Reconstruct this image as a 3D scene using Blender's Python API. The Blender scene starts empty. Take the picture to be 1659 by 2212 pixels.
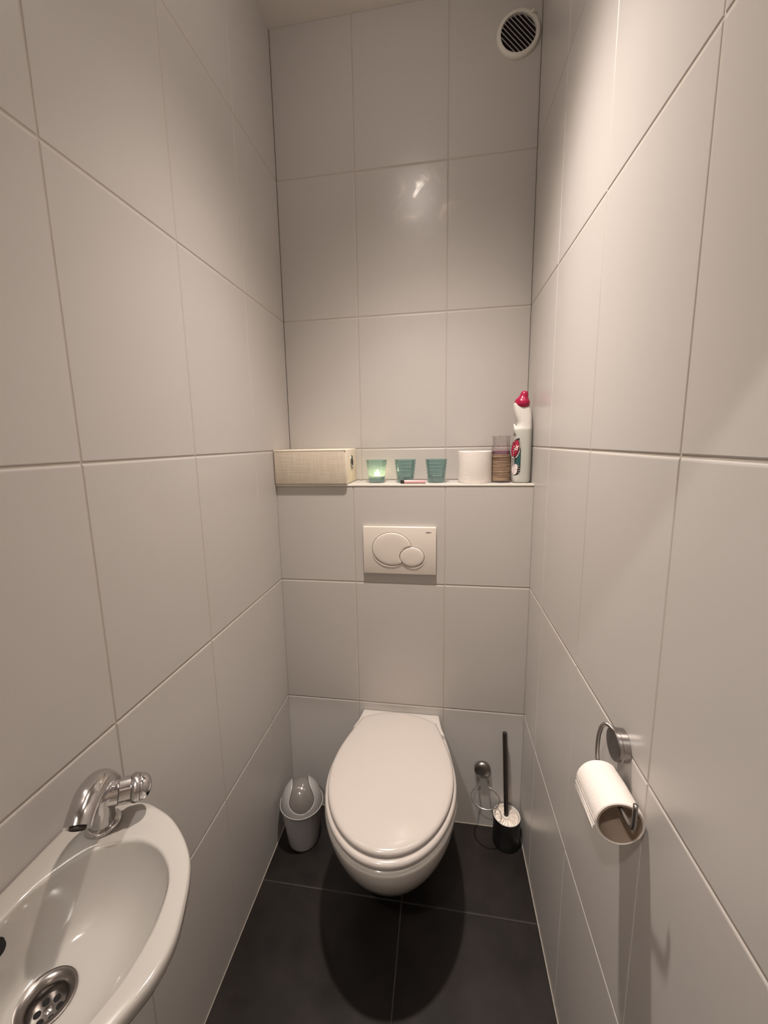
import bpy, bmesh, math, random
from mathutils import Vector, Matrix
random.seed(7)
PI = math.pi
D = bpy.data
SC = bpy.context.scene
COL = SC.collection

# ------------------------------------------------------------------ helpers
def link(o): COL.objects.link(o); return o

def put(name, me, mats, parent=None, smooth=False, loc=None):
    o = D.objects.new(name, me)
    for m in (mats if isinstance(mats, (list, tuple)) else [mats]): me.materials.append(m)
    link(o)
    if parent: o.parent = parent
    if loc is not None: o.location = loc
    if smooth:
        for p in me.polygons: p.use_smooth = True
    return o

def obj(name, bm, mats, parent=None, smooth=False, auto=None):
    bmesh.ops.recalc_face_normals(bm, faces=bm.faces)
    me = D.meshes.new(name); bm.to_mesh(me); bm.free()
    if parent is not None and parent.type == 'EMPTY':
        me.transform(Matrix.Translation(-parent.location))
    elif parent is not None and parent.parent is not None:
        me.transform(Matrix.Translation(-parent.parent.location))
    o = put(name, me, mats, parent, smooth or auto is not None)
    if auto is not None:
        try: me.set_sharp_from_angle(angle=math.radians(auto))
        except Exception: pass
    return o

def tag(o, label=None, cat=None, group=None, kind=None):
    if label: o['label'] = label
    if cat: o['category'] = cat
    if group: o['group'] = group
    if kind: o['kind'] = kind
    return o

def thing(name, label, cat, loc, group=None):
    o = D.objects.new(name, None); link(o); o.location = loc; o.empty_display_size = .05
    return tag(o, label, cat, group)

def add_box(bm, lo, hi, mi=0, bev=0.0, seg=2):
    vs = [bm.verts.new((x, y, z)) for x in (lo[0], hi[0]) for y in (lo[1], hi[1]) for z in (lo[2], hi[2])]
    q = [(0,1,3,2),(4,6,7,5),(0,4,5,1),(2,3,7,6),(0,2,6,4),(1,5,7,3)]
    fs = [bm.faces.new([vs[i] for i in f]) for f in q]
    for f in fs: f.material_index = mi
    if bev > 0:
        es = list({e for f in fs for e in f.edges})
        r = bmesh.ops.bevel(bm, geom=es, offset=bev, segments=seg, profile=.5, affect='EDGES')
        for f in r['faces']: f.material_index = mi

def frame_of(d):
    d = Vector(d).normalized()
    a = Vector((0, 0, 1)) if abs(d.z) < .9 else Vector((1, 0, 0))
    u = a.cross(d).normalized(); v = d.cross(u)
    return u, v

def add_lathe(bm, prof, o=(0,0,0), axis=(0,0,1), n=48, mi=0, fn=None):
    """prof: (radius, height) pairs; radius 0 closes with a point"""
    o = Vector(o); ax = Vector(axis).normalized()
    if abs(ax.z) > .999: u, v = Vector((1,0,0)), Vector((0,1,0))*ax.z
    else: u, v = frame_of(ax)
    rings = []
    for r, h in prof:
        if r <= 1e-7: rings.append([bm.verts.new(o + ax*h)])
        else:
            ring = []
            for i in range(n):
                a = 2*PI*i/n; rr = fn(r, h, a) if fn else r
                ring.append(bm.verts.new(o + ax*h + u*(rr*math.cos(a)) + v*(rr*math.sin(a))))
            rings.append(ring)
    for a, b in zip(rings, rings[1:]):
        for i in range(n):
            j = (i+1) % n
            if len(a) == 1 and len(b) == 1: break
            if len(a) == 1: f = bm.faces.new((a[0], b[i], b[j]))
            elif len(b) == 1: f = bm.faces.new((a[i], a[j], b[0]))
            else: f = bm.faces.new((a[i], a[j], b[j], b[i]))
            f.material_index = mi

def catmull(pts, k=8, closed=False):
    P = [Vector(p) for p in pts]; out = []; n = len(P)
    rng = n if closed else n-1
    for i in range(rng):
        p0 = P[(i-1) % n] if closed or i > 0 else P[0]*2-P[1]
        p1, p2 = P[i], P[(i+1) % n]
        p3 = P[(i+2) % n] if closed or i+2 < n else P[-1]*2-P[-2]
        for j in range(k):
            t = j/k
            out.append(.5*((2*p1)+(p2-p0)*t+(2*p0-5*p1+4*p2-p3)*t*t+(3*p1-p0-3*p2+p3)*t**3))
    if not closed: out.append(P[-1])
    return out

def add_tube(bm, pts, rad, n=12, mi=0, caps=True, closed=False):
    """sweep with parallel transport; rad a number or list per point, may be (ru, rv)"""
    P = [Vector(p) for p in pts]; m = len(P)
    if not isinstance(rad, (list, tuple)): rad = [rad]*m
    T = []
    for i in range(m):
        a = P[(i-1) % m] if (closed or i > 0) else P[i]
        b = P[(i+1) % m] if (closed or i < m-1) else P[i]
        T.append((b-a).normalized())
    u, v = frame_of(T[0]); rings = []
    for i in range(m):
        if i:
            q = T[i-1].rotation_difference(T[i]); u = q @ u
            u = (u - T[i]*u.dot(T[i])).normalized()
        v = T[i].cross(u)
        ru, rv = rad[i] if isinstance(rad[i], (list, tuple)) else (rad[i], rad[i])
        rings.append([bm.verts.new(P[i] + u*ru*math.cos(2*PI*k/n) + v*rv*math.sin(2*PI*k/n)) for k in range(n)])
    pairs = list(zip(rings, rings[1:])) + ([(rings[-1], rings[0])] if closed else [])
    for a, b in pairs:
        for k in range(n):
            f = bm.faces.new((a[k], a[(k+1) % n], b[(k+1) % n], b[k])); f.material_index = mi
    if caps and not closed:
        for r in (rings[0], rings[-1]):
            f = bm.faces.new(r); f.material_index = mi

def loft(bm, rings, cap0=True, cap1=True, mi=0):
    R = [[bm.verts.new(p) for p in r] for r in rings]; n = len(R[0])
    for a, b in zip(R, R[1:]):
        for i in range(n):
            j = (i+1) % n
            f = bm.faces.new((a[i], a[j], b[j], b[i])); f.material_index = mi
    if cap0: bm.faces.new(R[0]).material_index = mi
    if cap1: bm.faces.new(R[-1]).material_index = mi
    return R

def text_mesh(body, size, ext=.0002, align='CENTER', bold=0.0):
    c = D.curves.new('lettering', 'FONT'); c.body = body; c.size = size; c.extrude = ext
    c.align_x = align; c.align_y = 'CENTER'; c.offset = bold
    o = D.objects.new('lettering_tmp', c); link(o)
    dg = bpy.context.evaluated_depsgraph_get(); dg.update()
    me = D.meshes.new_from_object(o.evaluated_get(dg))
    D.objects.remove(o)
    return me

# ------------------------------------------------------------------ materials
def mat(name, col, rough=.5, metal=0.0, spec=.5, coat=0.0, coatr=.05, noise=None, bump=None,
        sss=0.0, emit=None, es=0.0, rnoise=None, aniso=0.0):
    """noise=(scale, amount): value mottling; bump=(scale, strength, dist); rnoise=(scale, lo, hi)"""
    m = D.materials.new(name); m.use_nodes = True
    nt = m.node_tree; b = nt.nodes['Principled BSDF']; L = nt.links
    b.inputs['Base Color'].default_value = (*col, 1); b.inputs['Roughness'].default_value = rough
    b.inputs['Metallic'].default_value = metal; b.inputs['Specular IOR Level'].default_value = spec
    b.inputs['Coat Weight'].default_value = coat; b.inputs['Coat Roughness'].default_value = coatr
    if sss: b.inputs['Subsurface Weight'].default_value = sss; b.inputs['Subsurface Scale'].default_value = .01
    if emit: b.inputs['Emission Color'].default_value = (*emit, 1); b.inputs['Emission Strength'].default_value = es
    tc = nt.nodes.new('ShaderNodeTexCoord')
    if noise:
        n = nt.nodes.new('ShaderNodeTexNoise'); n.inputs['Scale'].default_value = noise[0]
        n.inputs['Detail'].default_value = 6; n.inputs['Roughness'].default_value = .6
        L.new(tc.outputs['Object'], n.inputs['Vector'])
        mr = nt.nodes.new('ShaderNodeMapRange'); mr.inputs['From Min'].default_value = .3; mr.inputs['From Max'].default_value = .7
        mr.inputs['To Min'].default_value = 1-noise[1]; mr.inputs['To Max'].default_value = 1+noise[1]
        L.new(n.outputs['Fac'], mr.inputs['Value'])
        mx = nt.nodes.new('ShaderNodeVectorMath'); mx.operation = 'SCALE'; mx.inputs[0].default_value = col
        L.new(mr.outputs['Result'], mx.inputs['Scale']); L.new(mx.outputs['Vector'], b.inputs['Base Color'])
    if rnoise:
        n = nt.nodes.new('ShaderNodeTexNoise'); n.inputs['Scale'].default_value = rnoise[0]; n.inputs['Detail'].default_value = 4
        L.new(tc.outputs['Object'], n.inputs['Vector'])
        mr = nt.nodes.new('ShaderNodeMapRange'); mr.inputs['From Min'].default_value = .35; mr.inputs['From Max'].default_value = .65
        mr.inputs['To Min'].default_value = rnoise[1]; mr.inputs['To Max'].default_value = rnoise[2]
        L.new(n.outputs['Fac'], mr.inputs['Value']); L.new(mr.outputs['Result'], b.inputs['Roughness'])
    if bump:
        n = nt.nodes.new('ShaderNodeTexNoise'); n.inputs['Scale'].default_value = bump[0]; n.inputs['Detail'].default_value = 3
        L.new(tc.outputs['Object'], n.inputs['Vector'])
        bp = nt.nodes.new('ShaderNodeBump'); bp.inputs['Strength'].default_value = bump[1]; bp.inputs['Distance'].default_value = bump[2]
        L.new(n.outputs['Fac'], bp.inputs['Height']); L.new(bp.outputs['Normal'], b.inputs['Normal'])
    return m

def glassy(name, tint, body, body_mix, rough=.03, gl=.12):
    """thin tinted glass: transparent tint + a little milky body + Fresnel gloss"""
    m = D.materials.new(name); m.use_nodes = True; nt = m.node_tree; L = nt.links
    nt.nodes.remove(nt.nodes['Principled BSDF']); out = nt.nodes['Material Output']
    tr = nt.nodes.new('ShaderNodeBsdfTransparent'); tr.inputs['Color'].default_value = (*tint, 1)
    df = nt.nodes.new('ShaderNodeBsdfDiffuse'); df.inputs['Color'].default_value = (*body, 1)
    tl = nt.nodes.new('ShaderNodeBsdfTranslucent'); tl.inputs['Color'].default_value = (*body, 1)
    ad = nt.nodes.new('ShaderNodeMixShader'); ad.inputs[0].default_value = .5
    L.new(df.outputs[0], ad.inputs[1]); L.new(tl.outputs[0], ad.inputs[2])
    m1 = nt.nodes.new('ShaderNodeMixShader'); m1.inputs[0].default_value = body_mix
    L.new(tr.outputs[0], m1.inputs[1]); L.new(ad.outputs[0], m1.inputs[2])
    g = nt.nodes.new('ShaderNodeBsdfGlossy'); g.inputs['Roughness'].default_value = rough
    lw = nt.nodes.new('ShaderNodeLayerWeight'); lw.inputs['Blend'].default_value = .35
    ml = nt.nodes.new('ShaderNodeMath'); ml.operation = 'MULTIPLY_ADD'; ml.inputs[1].default_value = .34; ml.inputs[2].default_value = gl*.3
    L.new(lw.outputs['Fresnel'], ml.inputs[0])
    m2 = nt.nodes.new('ShaderNodeMixShader'); L.new(ml.outputs[0], m2.inputs[0])
    L.new(m1.outputs[0], m2.inputs[1]); L.new(g.outputs[0], m2.inputs[2])
    L.new(m2.outputs[0], out.inputs['Surface'])
    return m

M = {}
M['tile']   = mat('wall_tile', (.520, .495, .474), .25, spec=.5, noise=(2.2, .012))
M['grout']  = mat('wall_grout', (.47, .425, .375), .8)
M['sealant']= mat('white_sealant', (.40, .36, .31), .7)
M['floor']  = mat('anthracite_tile', (.0130, .0102, .0092), .40, spec=.28, noise=(5.5, .60), bump=(30, .12, .002), rnoise=(8, .36, .52))
M['fgrout'] = mat('floor_grout', (.045, .041, .038), .9)
M['paint']  = mat('ceiling_paint', (.62, .58, .54), .9, bump=(140, .25, .002))
M['hall']   = mat('hall_paint', (.55, .50, .45), .9)
M['ceramic']= mat('white_ceramic', (.55, .515, .48), .10, spec=.5, coat=.6, coatr=.04)
M['seatp']  = mat('white_seat_plastic', (.50, .455, .425), .16, spec=.5, coat=.3, coatr=.08)
M['basin']  = mat('basin_ceramic', (.43, .405, .375), .12, spec=.5, coat=.5, coatr=.05)
M['chrome'] = mat('chrome', (.62, .60, .60), .10, metal=1)
M['chrome_d']= mat('chrome_brushed', (.50, .48, .47), .24, metal=1)
M['drain'] = mat('worn_steel', (.27, .245, .23), .28, metal=1)
M['steel']  = mat('brushed_steel', (.36, .335, .32), .30, metal=1)
M['steel_l']= mat('satin_steel', (.60, .58, .57), .28, metal=1)
M['plastic']= mat('white_plastic', (.74, .70, .655), .28, spec=.5)
M['flush']  = mat('flush_plastic', (.70, .635, .575), .22, spec=.5, coat=.2)
M['gap']    = mat('dark_gap', (.03, .022, .018), .8)
M['vent']   = mat('vent_plastic', (.70, .68, .62), .45)
M['ventsl'] = mat('vent_slat_plastic', (.30, .275, .265), .6)
M['black']  = mat('black_void', (.006, .005, .005), .9)
M['binw']   = mat('bin_white_plastic', (.38, .365, .36), .28, spec=.5, bump=(60, .03, .002))
M['bing']   = mat('bin_grey_flap', (.17, .155, .145), .16, spec=.6)
M['blackp'] = mat('black_plastic', (.012, .011, .011), .32)
M['bristle']= mat('white_bristles', (.90, .84, .78), .6, noise=(120, .06))
M['paper']  = mat('toilet_paper', (.70, .65, .61), .95, bump=(220, .35, .002), sss=.0)
M['core']   = mat('paper_core', (.33, .25, .19), .9)
M['wax']    = mat('white_wax', (.85, .80, .70), .45, sss=.3)
M['alu']    = mat('tealight_aluminium', (.72, .72, .70), .3, metal=1)
M['wick']   = mat('burnt_wick', (.02, .015, .012), .9)
M['flame']  = mat('candle_flame', (1, .8, .4), .5, emit=(1, .66, .36), es=130)
M['teal']   = glassy('teal_glass', (.80, .89, .885), (.36, .53, .515), .28)
M['clear']  = glassy('clear_glass', (.97, .955, .955), (.6, .55, .58), .03)
M['purple'] = mat('purple_wax', (.34, .17, .24), .4, sss=.2)
M['pink']   = mat('pink_tube', (.58, .33, .34), .35)
M['bottle'] = mat('white_bottle_plastic', (.80, .79, .75), .30, spec=.5)
M['cap']    = mat('crimson_cap', (.36, .005, .05), .28, spec=.5)
M['lab_d']  = mat('label_black', (.012, .012, .012), .4)
M['lab_g']  = mat('label_green', (.02, .085, .085), .4)
M['lab_r']  = mat('label_red', (.42, .02, .06), .4)
M['lab_w']  = mat('label_white', (.78, .70, .70), .4)
M['ink']    = mat('grey_ink', (.05, .035, .03), .6)
M['lampw']  = mat('lamp_ring', (.8, .8, .78), .4)
M['bulb']   = mat('lamp_glow', (1, .9, .8), .5, emit=(1, .84, .66), es=6)

# smear on the glaze above the ledge, lamp's reflection painted in as paler streaks
def add_smear_glint(m):
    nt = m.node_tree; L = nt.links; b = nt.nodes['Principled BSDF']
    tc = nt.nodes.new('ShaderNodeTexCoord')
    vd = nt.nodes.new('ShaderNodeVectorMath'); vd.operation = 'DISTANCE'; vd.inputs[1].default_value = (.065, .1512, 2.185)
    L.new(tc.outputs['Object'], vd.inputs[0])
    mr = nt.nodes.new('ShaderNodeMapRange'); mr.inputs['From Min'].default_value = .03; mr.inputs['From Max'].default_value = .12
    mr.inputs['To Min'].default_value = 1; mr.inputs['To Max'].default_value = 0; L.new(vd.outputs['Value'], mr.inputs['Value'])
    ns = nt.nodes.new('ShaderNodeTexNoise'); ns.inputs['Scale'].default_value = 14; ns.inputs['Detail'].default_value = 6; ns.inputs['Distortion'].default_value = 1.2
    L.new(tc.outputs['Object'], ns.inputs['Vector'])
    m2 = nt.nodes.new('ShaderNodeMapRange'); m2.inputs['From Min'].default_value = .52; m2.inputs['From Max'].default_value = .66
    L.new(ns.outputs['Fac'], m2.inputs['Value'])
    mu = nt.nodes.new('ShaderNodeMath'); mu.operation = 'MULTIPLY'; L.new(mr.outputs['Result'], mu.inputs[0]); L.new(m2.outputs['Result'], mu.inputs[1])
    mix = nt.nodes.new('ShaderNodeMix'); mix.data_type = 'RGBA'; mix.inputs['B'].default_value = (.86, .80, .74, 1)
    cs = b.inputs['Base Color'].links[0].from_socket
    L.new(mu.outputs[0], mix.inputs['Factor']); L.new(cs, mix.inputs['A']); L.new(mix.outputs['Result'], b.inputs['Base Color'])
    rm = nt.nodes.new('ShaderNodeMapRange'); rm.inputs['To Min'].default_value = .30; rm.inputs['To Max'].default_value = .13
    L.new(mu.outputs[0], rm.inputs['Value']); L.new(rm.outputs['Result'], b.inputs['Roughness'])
add_smear_glint(M['tile'])

# woven cream fabric of the storage box
def fabric():
    m = mat('cream_woven_fabric', (.52, .455, .36), .9); nt = m.node_tree; L = nt.links; b = nt.nodes['Principled BSDF']
    tc = nt.nodes.new('ShaderNodeTexCoord')
    mp = nt.nodes.new('ShaderNodeMapping'); mp.inputs['Scale'].default_value = (150, 150, 14); L.new(tc.outputs['Object'], mp.inputs['Vector'])
    n1 = nt.nodes.new('ShaderNodeTexNoise'); n1.inputs['Scale'].default_value = 1; n1.inputs['Detail'].default_value = 4; L.new(mp.outputs[0], n1.inputs['Vector'])
    mp2 = nt.nodes.new('ShaderNodeMapping'); mp2.inputs['Scale'].default_value = (18, 18, 300); L.new(tc.outputs['Object'], mp2.inputs['Vector'])
    n2 = nt.nodes.new('ShaderNodeTexNoise'); n2.inputs['Scale'].default_value = 1; n2.inputs['Detail'].default_value = 4; L.new(mp2.outputs[0], n2.inputs['Vector'])
    mm = nt.nodes.new('ShaderNodeMath'); mm.operation = 'MULTIPLY'; L.new(n1.outputs['Fac'], mm.inputs[0]); L.new(n2.outputs['Fac'], mm.inputs[1])
    cr = nt.nodes.new('ShaderNodeValToRGB'); cr.color_ramp.elements[0].position = .12; cr.color_ramp.elements[0].color = (.54, .465, .37, 1)
    cr.color_ramp.elements[1].position = .40; cr.color_ramp.elements[1].color = (.63, .555, .465, 1)
    L.new(mm.outputs[0], cr.inputs[0]); L.new(cr.outputs[0], b.inputs['Base Color'])
    bp = nt.nodes.new('ShaderNodeBump'); bp.inputs['Strength'].default_value = .4; bp.inputs['Distance'].default_value = .002
    L.new(mm.outputs[0], bp.inputs['Height']); L.new(bp.outputs[0], b.inputs['Normal'])
    return m
M['fabric'] = fabric()
M['fabric_l'] = mat('cream_fabric_side', (.74, .66, .55), .9, noise=(60, .05), bump=(300, .3, .001))

def twine():
    m = mat('brown_twine_wrap', (.3, .2, .12), .85); nt = m.node_tree; L = nt.links; b = nt.nodes['Principled BSDF']
    tc = nt.nodes.new('ShaderNodeTexCoord')
    mp = nt.nodes.new('ShaderNodeMapping'); mp.inputs['Scale'].default_value = (16, 16, 420); L.new(tc.outputs['Object'], mp.inputs['Vector'])
    n = nt.nodes.new('ShaderNodeTexNoise'); n.inputs['Scale'].default_value = 1; n.inputs['Detail'].default_value = 5; L.new(mp.outputs[0], n.inputs['Vector'])
    cr = nt.nodes.new('ShaderNodeValToRGB'); cr.color_ramp.elements[0].position = .36; cr.color_ramp.elements[0].color = (.13, .075, .05, 1)
    cr.color_ramp.elements[1].position = .66; cr.color_ramp.elements[1].color = (.40, .29, .19, 1)
    L.new(n.outputs['Fac'], cr.inputs[0]); L.new(cr.outputs[0], b.inputs['Base Color'])
    bp = nt.nodes.new('ShaderNodeBump'); bp.inputs['Strength'].default_value = .6; bp.inputs['Distance'].default_value = .002
    L.new(n.outputs['Fac'], bp.inputs['Height']); L.new(bp.outputs[0], b.inputs['Normal'])
    return m
M['twine'] = twine()

# ------------------------------------------------------------------ room
XL, XR, DY, ZL, ZT = -.4424, .4098, .1512, 1.2605, 2.734
YF = -1.36                      # inner face of the wall with the doorway
TW, TH, Z0 = .3066, .4568, .0048
ROWS = [Z0+TH*k for k in range(-1, 8)]

def clipgrid(first, step, lo, hi):
    g = [lo]; k = math.floor((lo-first)/step)
    while True:
        k += 1; v = first+k*step
        if v >= hi-.006: break
        if v > lo+.006: g.append(v)
    g.append(hi); return g

TOPB = 1.9    # rounded top edges catch the light
def tiled(name, axis, c, nrm, A, Z, mats, back=.05, jw=.0013, bv=.0020, dep=.0012, hj=.0018, extra=None, jit=.0):
    """tile slabs on plane <axis>=c facing nrm; A, Z grid coordinates. A backing box carries the grout."""
    bm = bmesh.new()
    def P(a, z, d):
        if axis == 'x': return (c+nrm*d, a, z)
        if axis == 'y': return (a, c+nrm*d, z)
        return (a, z, c+nrm*d)
    lo = P(A[0], Z[0], -back); hi = P(A[-1], Z[-1], -dep)
    add_box(bm, [min(p, q) for p, q in zip(lo, hi)], [max(p, q) for p, q in zip(lo, hi)], 1)
    for i in range(len(A)-1):
        for j in range(len(Z)-1):
            a0 = A[i]+(jw if i else 0); a1 = A[i+1]-(jw if i < len(A)-2 else 0)
            z0 = Z[j]+hj; z1 = Z[j+1]-hj
            if j == len(Z)-2: z1 = Z[j+1]
            o = [bm.verts.new(P(a, z, -dep)) for a, z in ((a0,z0),(a1,z0),(a1,z1),(a0,z1))]
            q = [random.uniform(-jit, jit) for _ in range(4)]
            b1, b2 = bv*.45, bv
            m1 = [bm.verts.new(P(a, z, -dep*.30+k)) for (a, z), k in zip(((a0+b1,z0+b1),(a1-b1,z0+b1),(a1-b1,z1-b1*TOPB),(a0+b1,z1-b1*TOPB)), q)]
            m2 = [bm.verts.new(P(a, z, k)) for (a, z), k in zip(((a0+b2,z0+b2),(a1-b2,z0+b2),(a1-b2,z1-b2*TOPB),(a0+b2,z1-b2*TOPB)), q)]
            for R0, R1 in ((o, m1), (m1, m2)):
                for k in range(4):
                    bm.faces.new((R0[k], R0[(k+1) % 4], R1[(k+1) % 4], R1[k]))
            bm.faces.new(m2)
    if extra: extra(bm)
    o = obj(name, bm, mats)
    return tag(o, kind='structure')

tm = [M['tile'], M['grout']]
zr = [z for z in ROWS if 0 < z < ZT-.01]
# left and right walls
tiled('wall_left', 'x', XL, 1, clipgrid(-.763, TW, YF, DY), [0]+zr[1:]+[ZT], tm, back=.06)
tiled('wall_right', 'x', XR, -1, clipgrid(-.1603, TW, YF, DY), [0]+zr[1:]+[ZT], tm, back=.06)
# boxed-in lower wall carrying the ledge
tiled('wall_back', 'y', 0, -1, [XL]+[-.1704, .1362]+[XR], [0]+[z for z in zr[1:] if z < 1.2]+[1.2525], tm, back=.1512)
tiled('wall_ledge', 'z', ZL, 1, [XL]+[-.1704, .1362]+[XR], [.0, DY], tm, back=.0075)
# upper back wall
tiled('wall_back_upper', 'y', DY, -1, [XL]+[-.169, .1376]+[XR], [ZL]+[z for z in zr if z > 1.3]+[ZT], tm, back=.06)
# white edge strip of the ledge
bm = bmesh.new(); add_box(bm, (XL, -.0020, 1.2546), (XR, .004, 1.2613), 0, .0010, 2)
tag(obj('trim_1', bm, mat('edge_strip', (.84, .79, .72), .3)), kind='structure')
# sealant along the floor edges
bm = bmesh.new()
add_box(bm, (XR-.0022, YF, 0), (XR, 0, .0035), 0, .0006); add_box(bm, (XL, YF, 0), (XL+.002, 0, .003), 0, .0005)
add_box(bm, (XL, -.0022, 0), (XR, 0, .0035), 0, .0006)
tag(obj('trim_2', bm, M['sealant']), kind='structure')
# floor (anthracite tiles), continues into the hall
FY, FX = -.2925, .0095
tiled('floor', 'z', 0, 1, [XL, FX, XR], sorted([0, FY, FY-.6, YF-.09, -2.6]), [M['floor'], M['fgrout']], back=.08, jw=.0016, hj=.0016, bv=.0010, dep=.0010)
# ceiling
bm = bmesh.new(); add_box(bm, (XL-.06, -1.45, ZT), (XR+.06, DY+.06, ZT+.06)); tag(obj('ceiling', bm, M['paint']), kind='structure')
# wall with the doorway behind the camera, and the hall beyond it
bm = bmesh.new()
add_box(bm, (XL-.06, YF-.09, 0), (-.36, YF, ZT)); add_box(bm, (.34, YF-.09, 0), (XR+.06, YF, ZT)); add_box(bm, (-.36, YF-.09, 2.10), (.34, YF, ZT))
tag(obj('wall_front', bm, M['hall']), kind='structure')
bm = bmesh.new()
add_box(bm, (-1.3, -2.66, 0), (1.2, -2.60, ZT)); add_box(bm, (-1.36, -2.66, 0), (-1.3, YF-.09, ZT)); add_box(bm, (1.2, -2.66, 0), (1.26, YF-.09, ZT))
add_box(bm, (-1.3, YF-.09, 0), (XL-.06, YF-.03, ZT)); add_box(bm, (XR+.06, YF-.09, 0), (1.2, YF-.03, ZT))
add_box(bm, (-1.36, -2.66, ZT), (1.26, YF-.09, ZT+.06)); add_box(bm, (-1.36, -2.66, -.08), (XL, YF-.03, 0)); add_box(bm, (XR, -2.66, -.08), (1.26, YF-.03, 0))
tag(obj('wall_hall', bm, M['hall']), kind='structure')

# ------------------------------------------------------------------ toilet
TX = -.0165
def egg(yb, wb, ym, wm, yf, arc=0.0, na=14, nb=26, nback=9, ex=2.0, cx=TX):
    """closed outline in plan, counter-clockwise: back edge, right side to the widest point, ellipse to the tip, mirrored"""
    R = []
    for i in range(na):
        t = i/na; s = .5-.5*math.cos(PI*t)
        s = t*(2-t)*.75 + s*.25
        R.append((wb+(wm-wb)*s, yb+(ym-yb)*t))
    for i in range(nb+1):
        a = PI/2*i/nb
        R.append((wm*abs(math.cos(a))**(2/ex), ym+(yf-ym)*abs(math.sin(a))**(2/ex)))
    right = [(cx+x, y) for x, y in R]; left = [(cx-x, y) for x, y in reversed(R[:-1])]
    back = []
    for i in range(1, nback):
        t = i/nback; x = -wb+2*wb*t; back.append((cx+x, yb+arc*(1-(x/wb)**2)))
    return right+left+back
def inset_egg(e, d, cy=-.28):
    out = []
    n = len(e)
    for i in range(n):
        p0, p1 = e[i-1], e[(i+1) % n]; tx, ty = p1[0]-p0[0], p1[1]-p0[1]; l = math.hypot(tx, ty) or 1
        nx, ny = -ty/l, tx/l
        if (TX-e[i][0])*nx + (cy-e[i][1])*ny < 0: nx, ny = -nx, -ny
        out.append((e[i][0]+nx*d, e[i][1]+ny*d))
    return out
def lev(e, z): return [(x, y, z(x, y) if callable(z) else z) for x, y in e]

toilet = thing('toilet', 'white wall-hung toilet with closed oval lid below the flush plate', 'toilet', (TX, -.02, 0))
bm = bmesh.new()
rings = []
spec = [  # z, wb, ym, wm, yf
    (.062, .075, -.12, .082, -.215), (.066, .088, -.13, .095, -.245), (.085, .098, -.15, .112, -.290), (.12, .106, -.17, .127, -.345),
    (.16, .112, -.19, .139, -.395), (.20, .118, -.21, .150, -.432), (.24, .123, -.235, .1605, -.463), (.28, .128, -.255, .170, -.492),
    (.315, .132, -.27, .178, -.515), (.345, .135, -.28, .1840, -.530), (.372, .137, -.285, .1875, -.540), (.392, .138, -.288, .1895, -.545), (.405, .138, -.288, .1890, -.545)]
for z, wb, ym, wm, yf in spec: rings.append(lev(egg(-.001, wb, ym, wm, yf), z))
e = egg(-.001, .138, -.288, .1890, -.545)
rings.append(lev(inset_egg(e, .003), .4105)); rings.append(lev(inset_egg(e, .009), .4125)); rings.append(lev(inset_egg(e, .05), .4120))
loft(bm, rings)
obj('bowl', bm, M['ceramic'], toilet, auto=50)
# rear deck of the ceramic that the lid is hinged on
bm = bmesh.new()
rr = []
for z, d in ((.400, 0), (.424, 0), (.4285, .0015), (.431, .005), (.4315, .010)):
    pts = []
    for x, y in ((-.138, -.001), (-.1415, -.03), (-.147, -.062), (-.156, -.095), (.156, -.095), (.147, -.062), (.1415, -.03), (.138, -.001)):
        s = (abs(x)-d)*(1 if x > 0 else -1); yy = y-d*.3 if y > -.01 else (y+d if y < -.08 else y)
        pts.append((TX+s, yy, z))
    rr.append(pts)
loft(bm, rr)
obj('rear_deck', bm, M['ceramic'], toilet, auto=40)
# seat ring (closed under the lid)
bm = bmesh.new()
e = egg(-.080, .136, -.288, .1865, -.543, arc=.030, nback=17)
S = [(.4130, .010), (.4135, .004), (.417, .0), (.424, -.0012), (.430, .0), (.4335, .004), (.4345, .011), (.4335, .040)]
rings = [lev(inset_egg(e, d) if d else e, z) for z, d in S]
inner = [(.4330, .060), (.424, .066), (.4135, .060)]
for z, d in inner: rings.append(lev(inset_egg(e, d), z))
rings.append(rings[0])
loft(bm, rings, False, False)
bmesh.ops.remove_doubles(bm, verts=bm.verts, dist=.00005)
obj('seat', bm, M['seatp'], toilet, smooth=True)
# lid
bm = bmesh.new()
e = egg(-.066, .127, -.286, .1795, -.532, arc=.040, nback=17)
S = [(.4365, .020), (.4365, .006), (.4385, .0012), (.4435, 0), (.4480, .0012), (.4515, .005), (.4532, .011)]
rings = [lev(inset_egg(e, d) if d else e, z) for z, d in S]
ie = inset_egg(e, .011)
for k, dz in ((.93, .4542), (.82, .4556), (.65, .4572), (.4, .4585), (.15, .4591)):
    rings.append([(TX+(x-TX)*k, -.28+(y+.28)*k, dz) for x, y in ie])
loft(bm, rings)
obj('lid', bm, M['seatp'], toilet, smooth=True)
for sd in (-1, 1):
    bm = bmesh.new()
    add_lathe(bm, [(0, -.030), (.0070, -.030), (.0078, -.028), (.0078, .028), (.0070, .030), (0, .030)], (TX+sd*.072, -.0560, .4400), (1, 0, 0), n=24)
    obj('hinge', bm, M['seatp'], toilet, auto=35)

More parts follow.
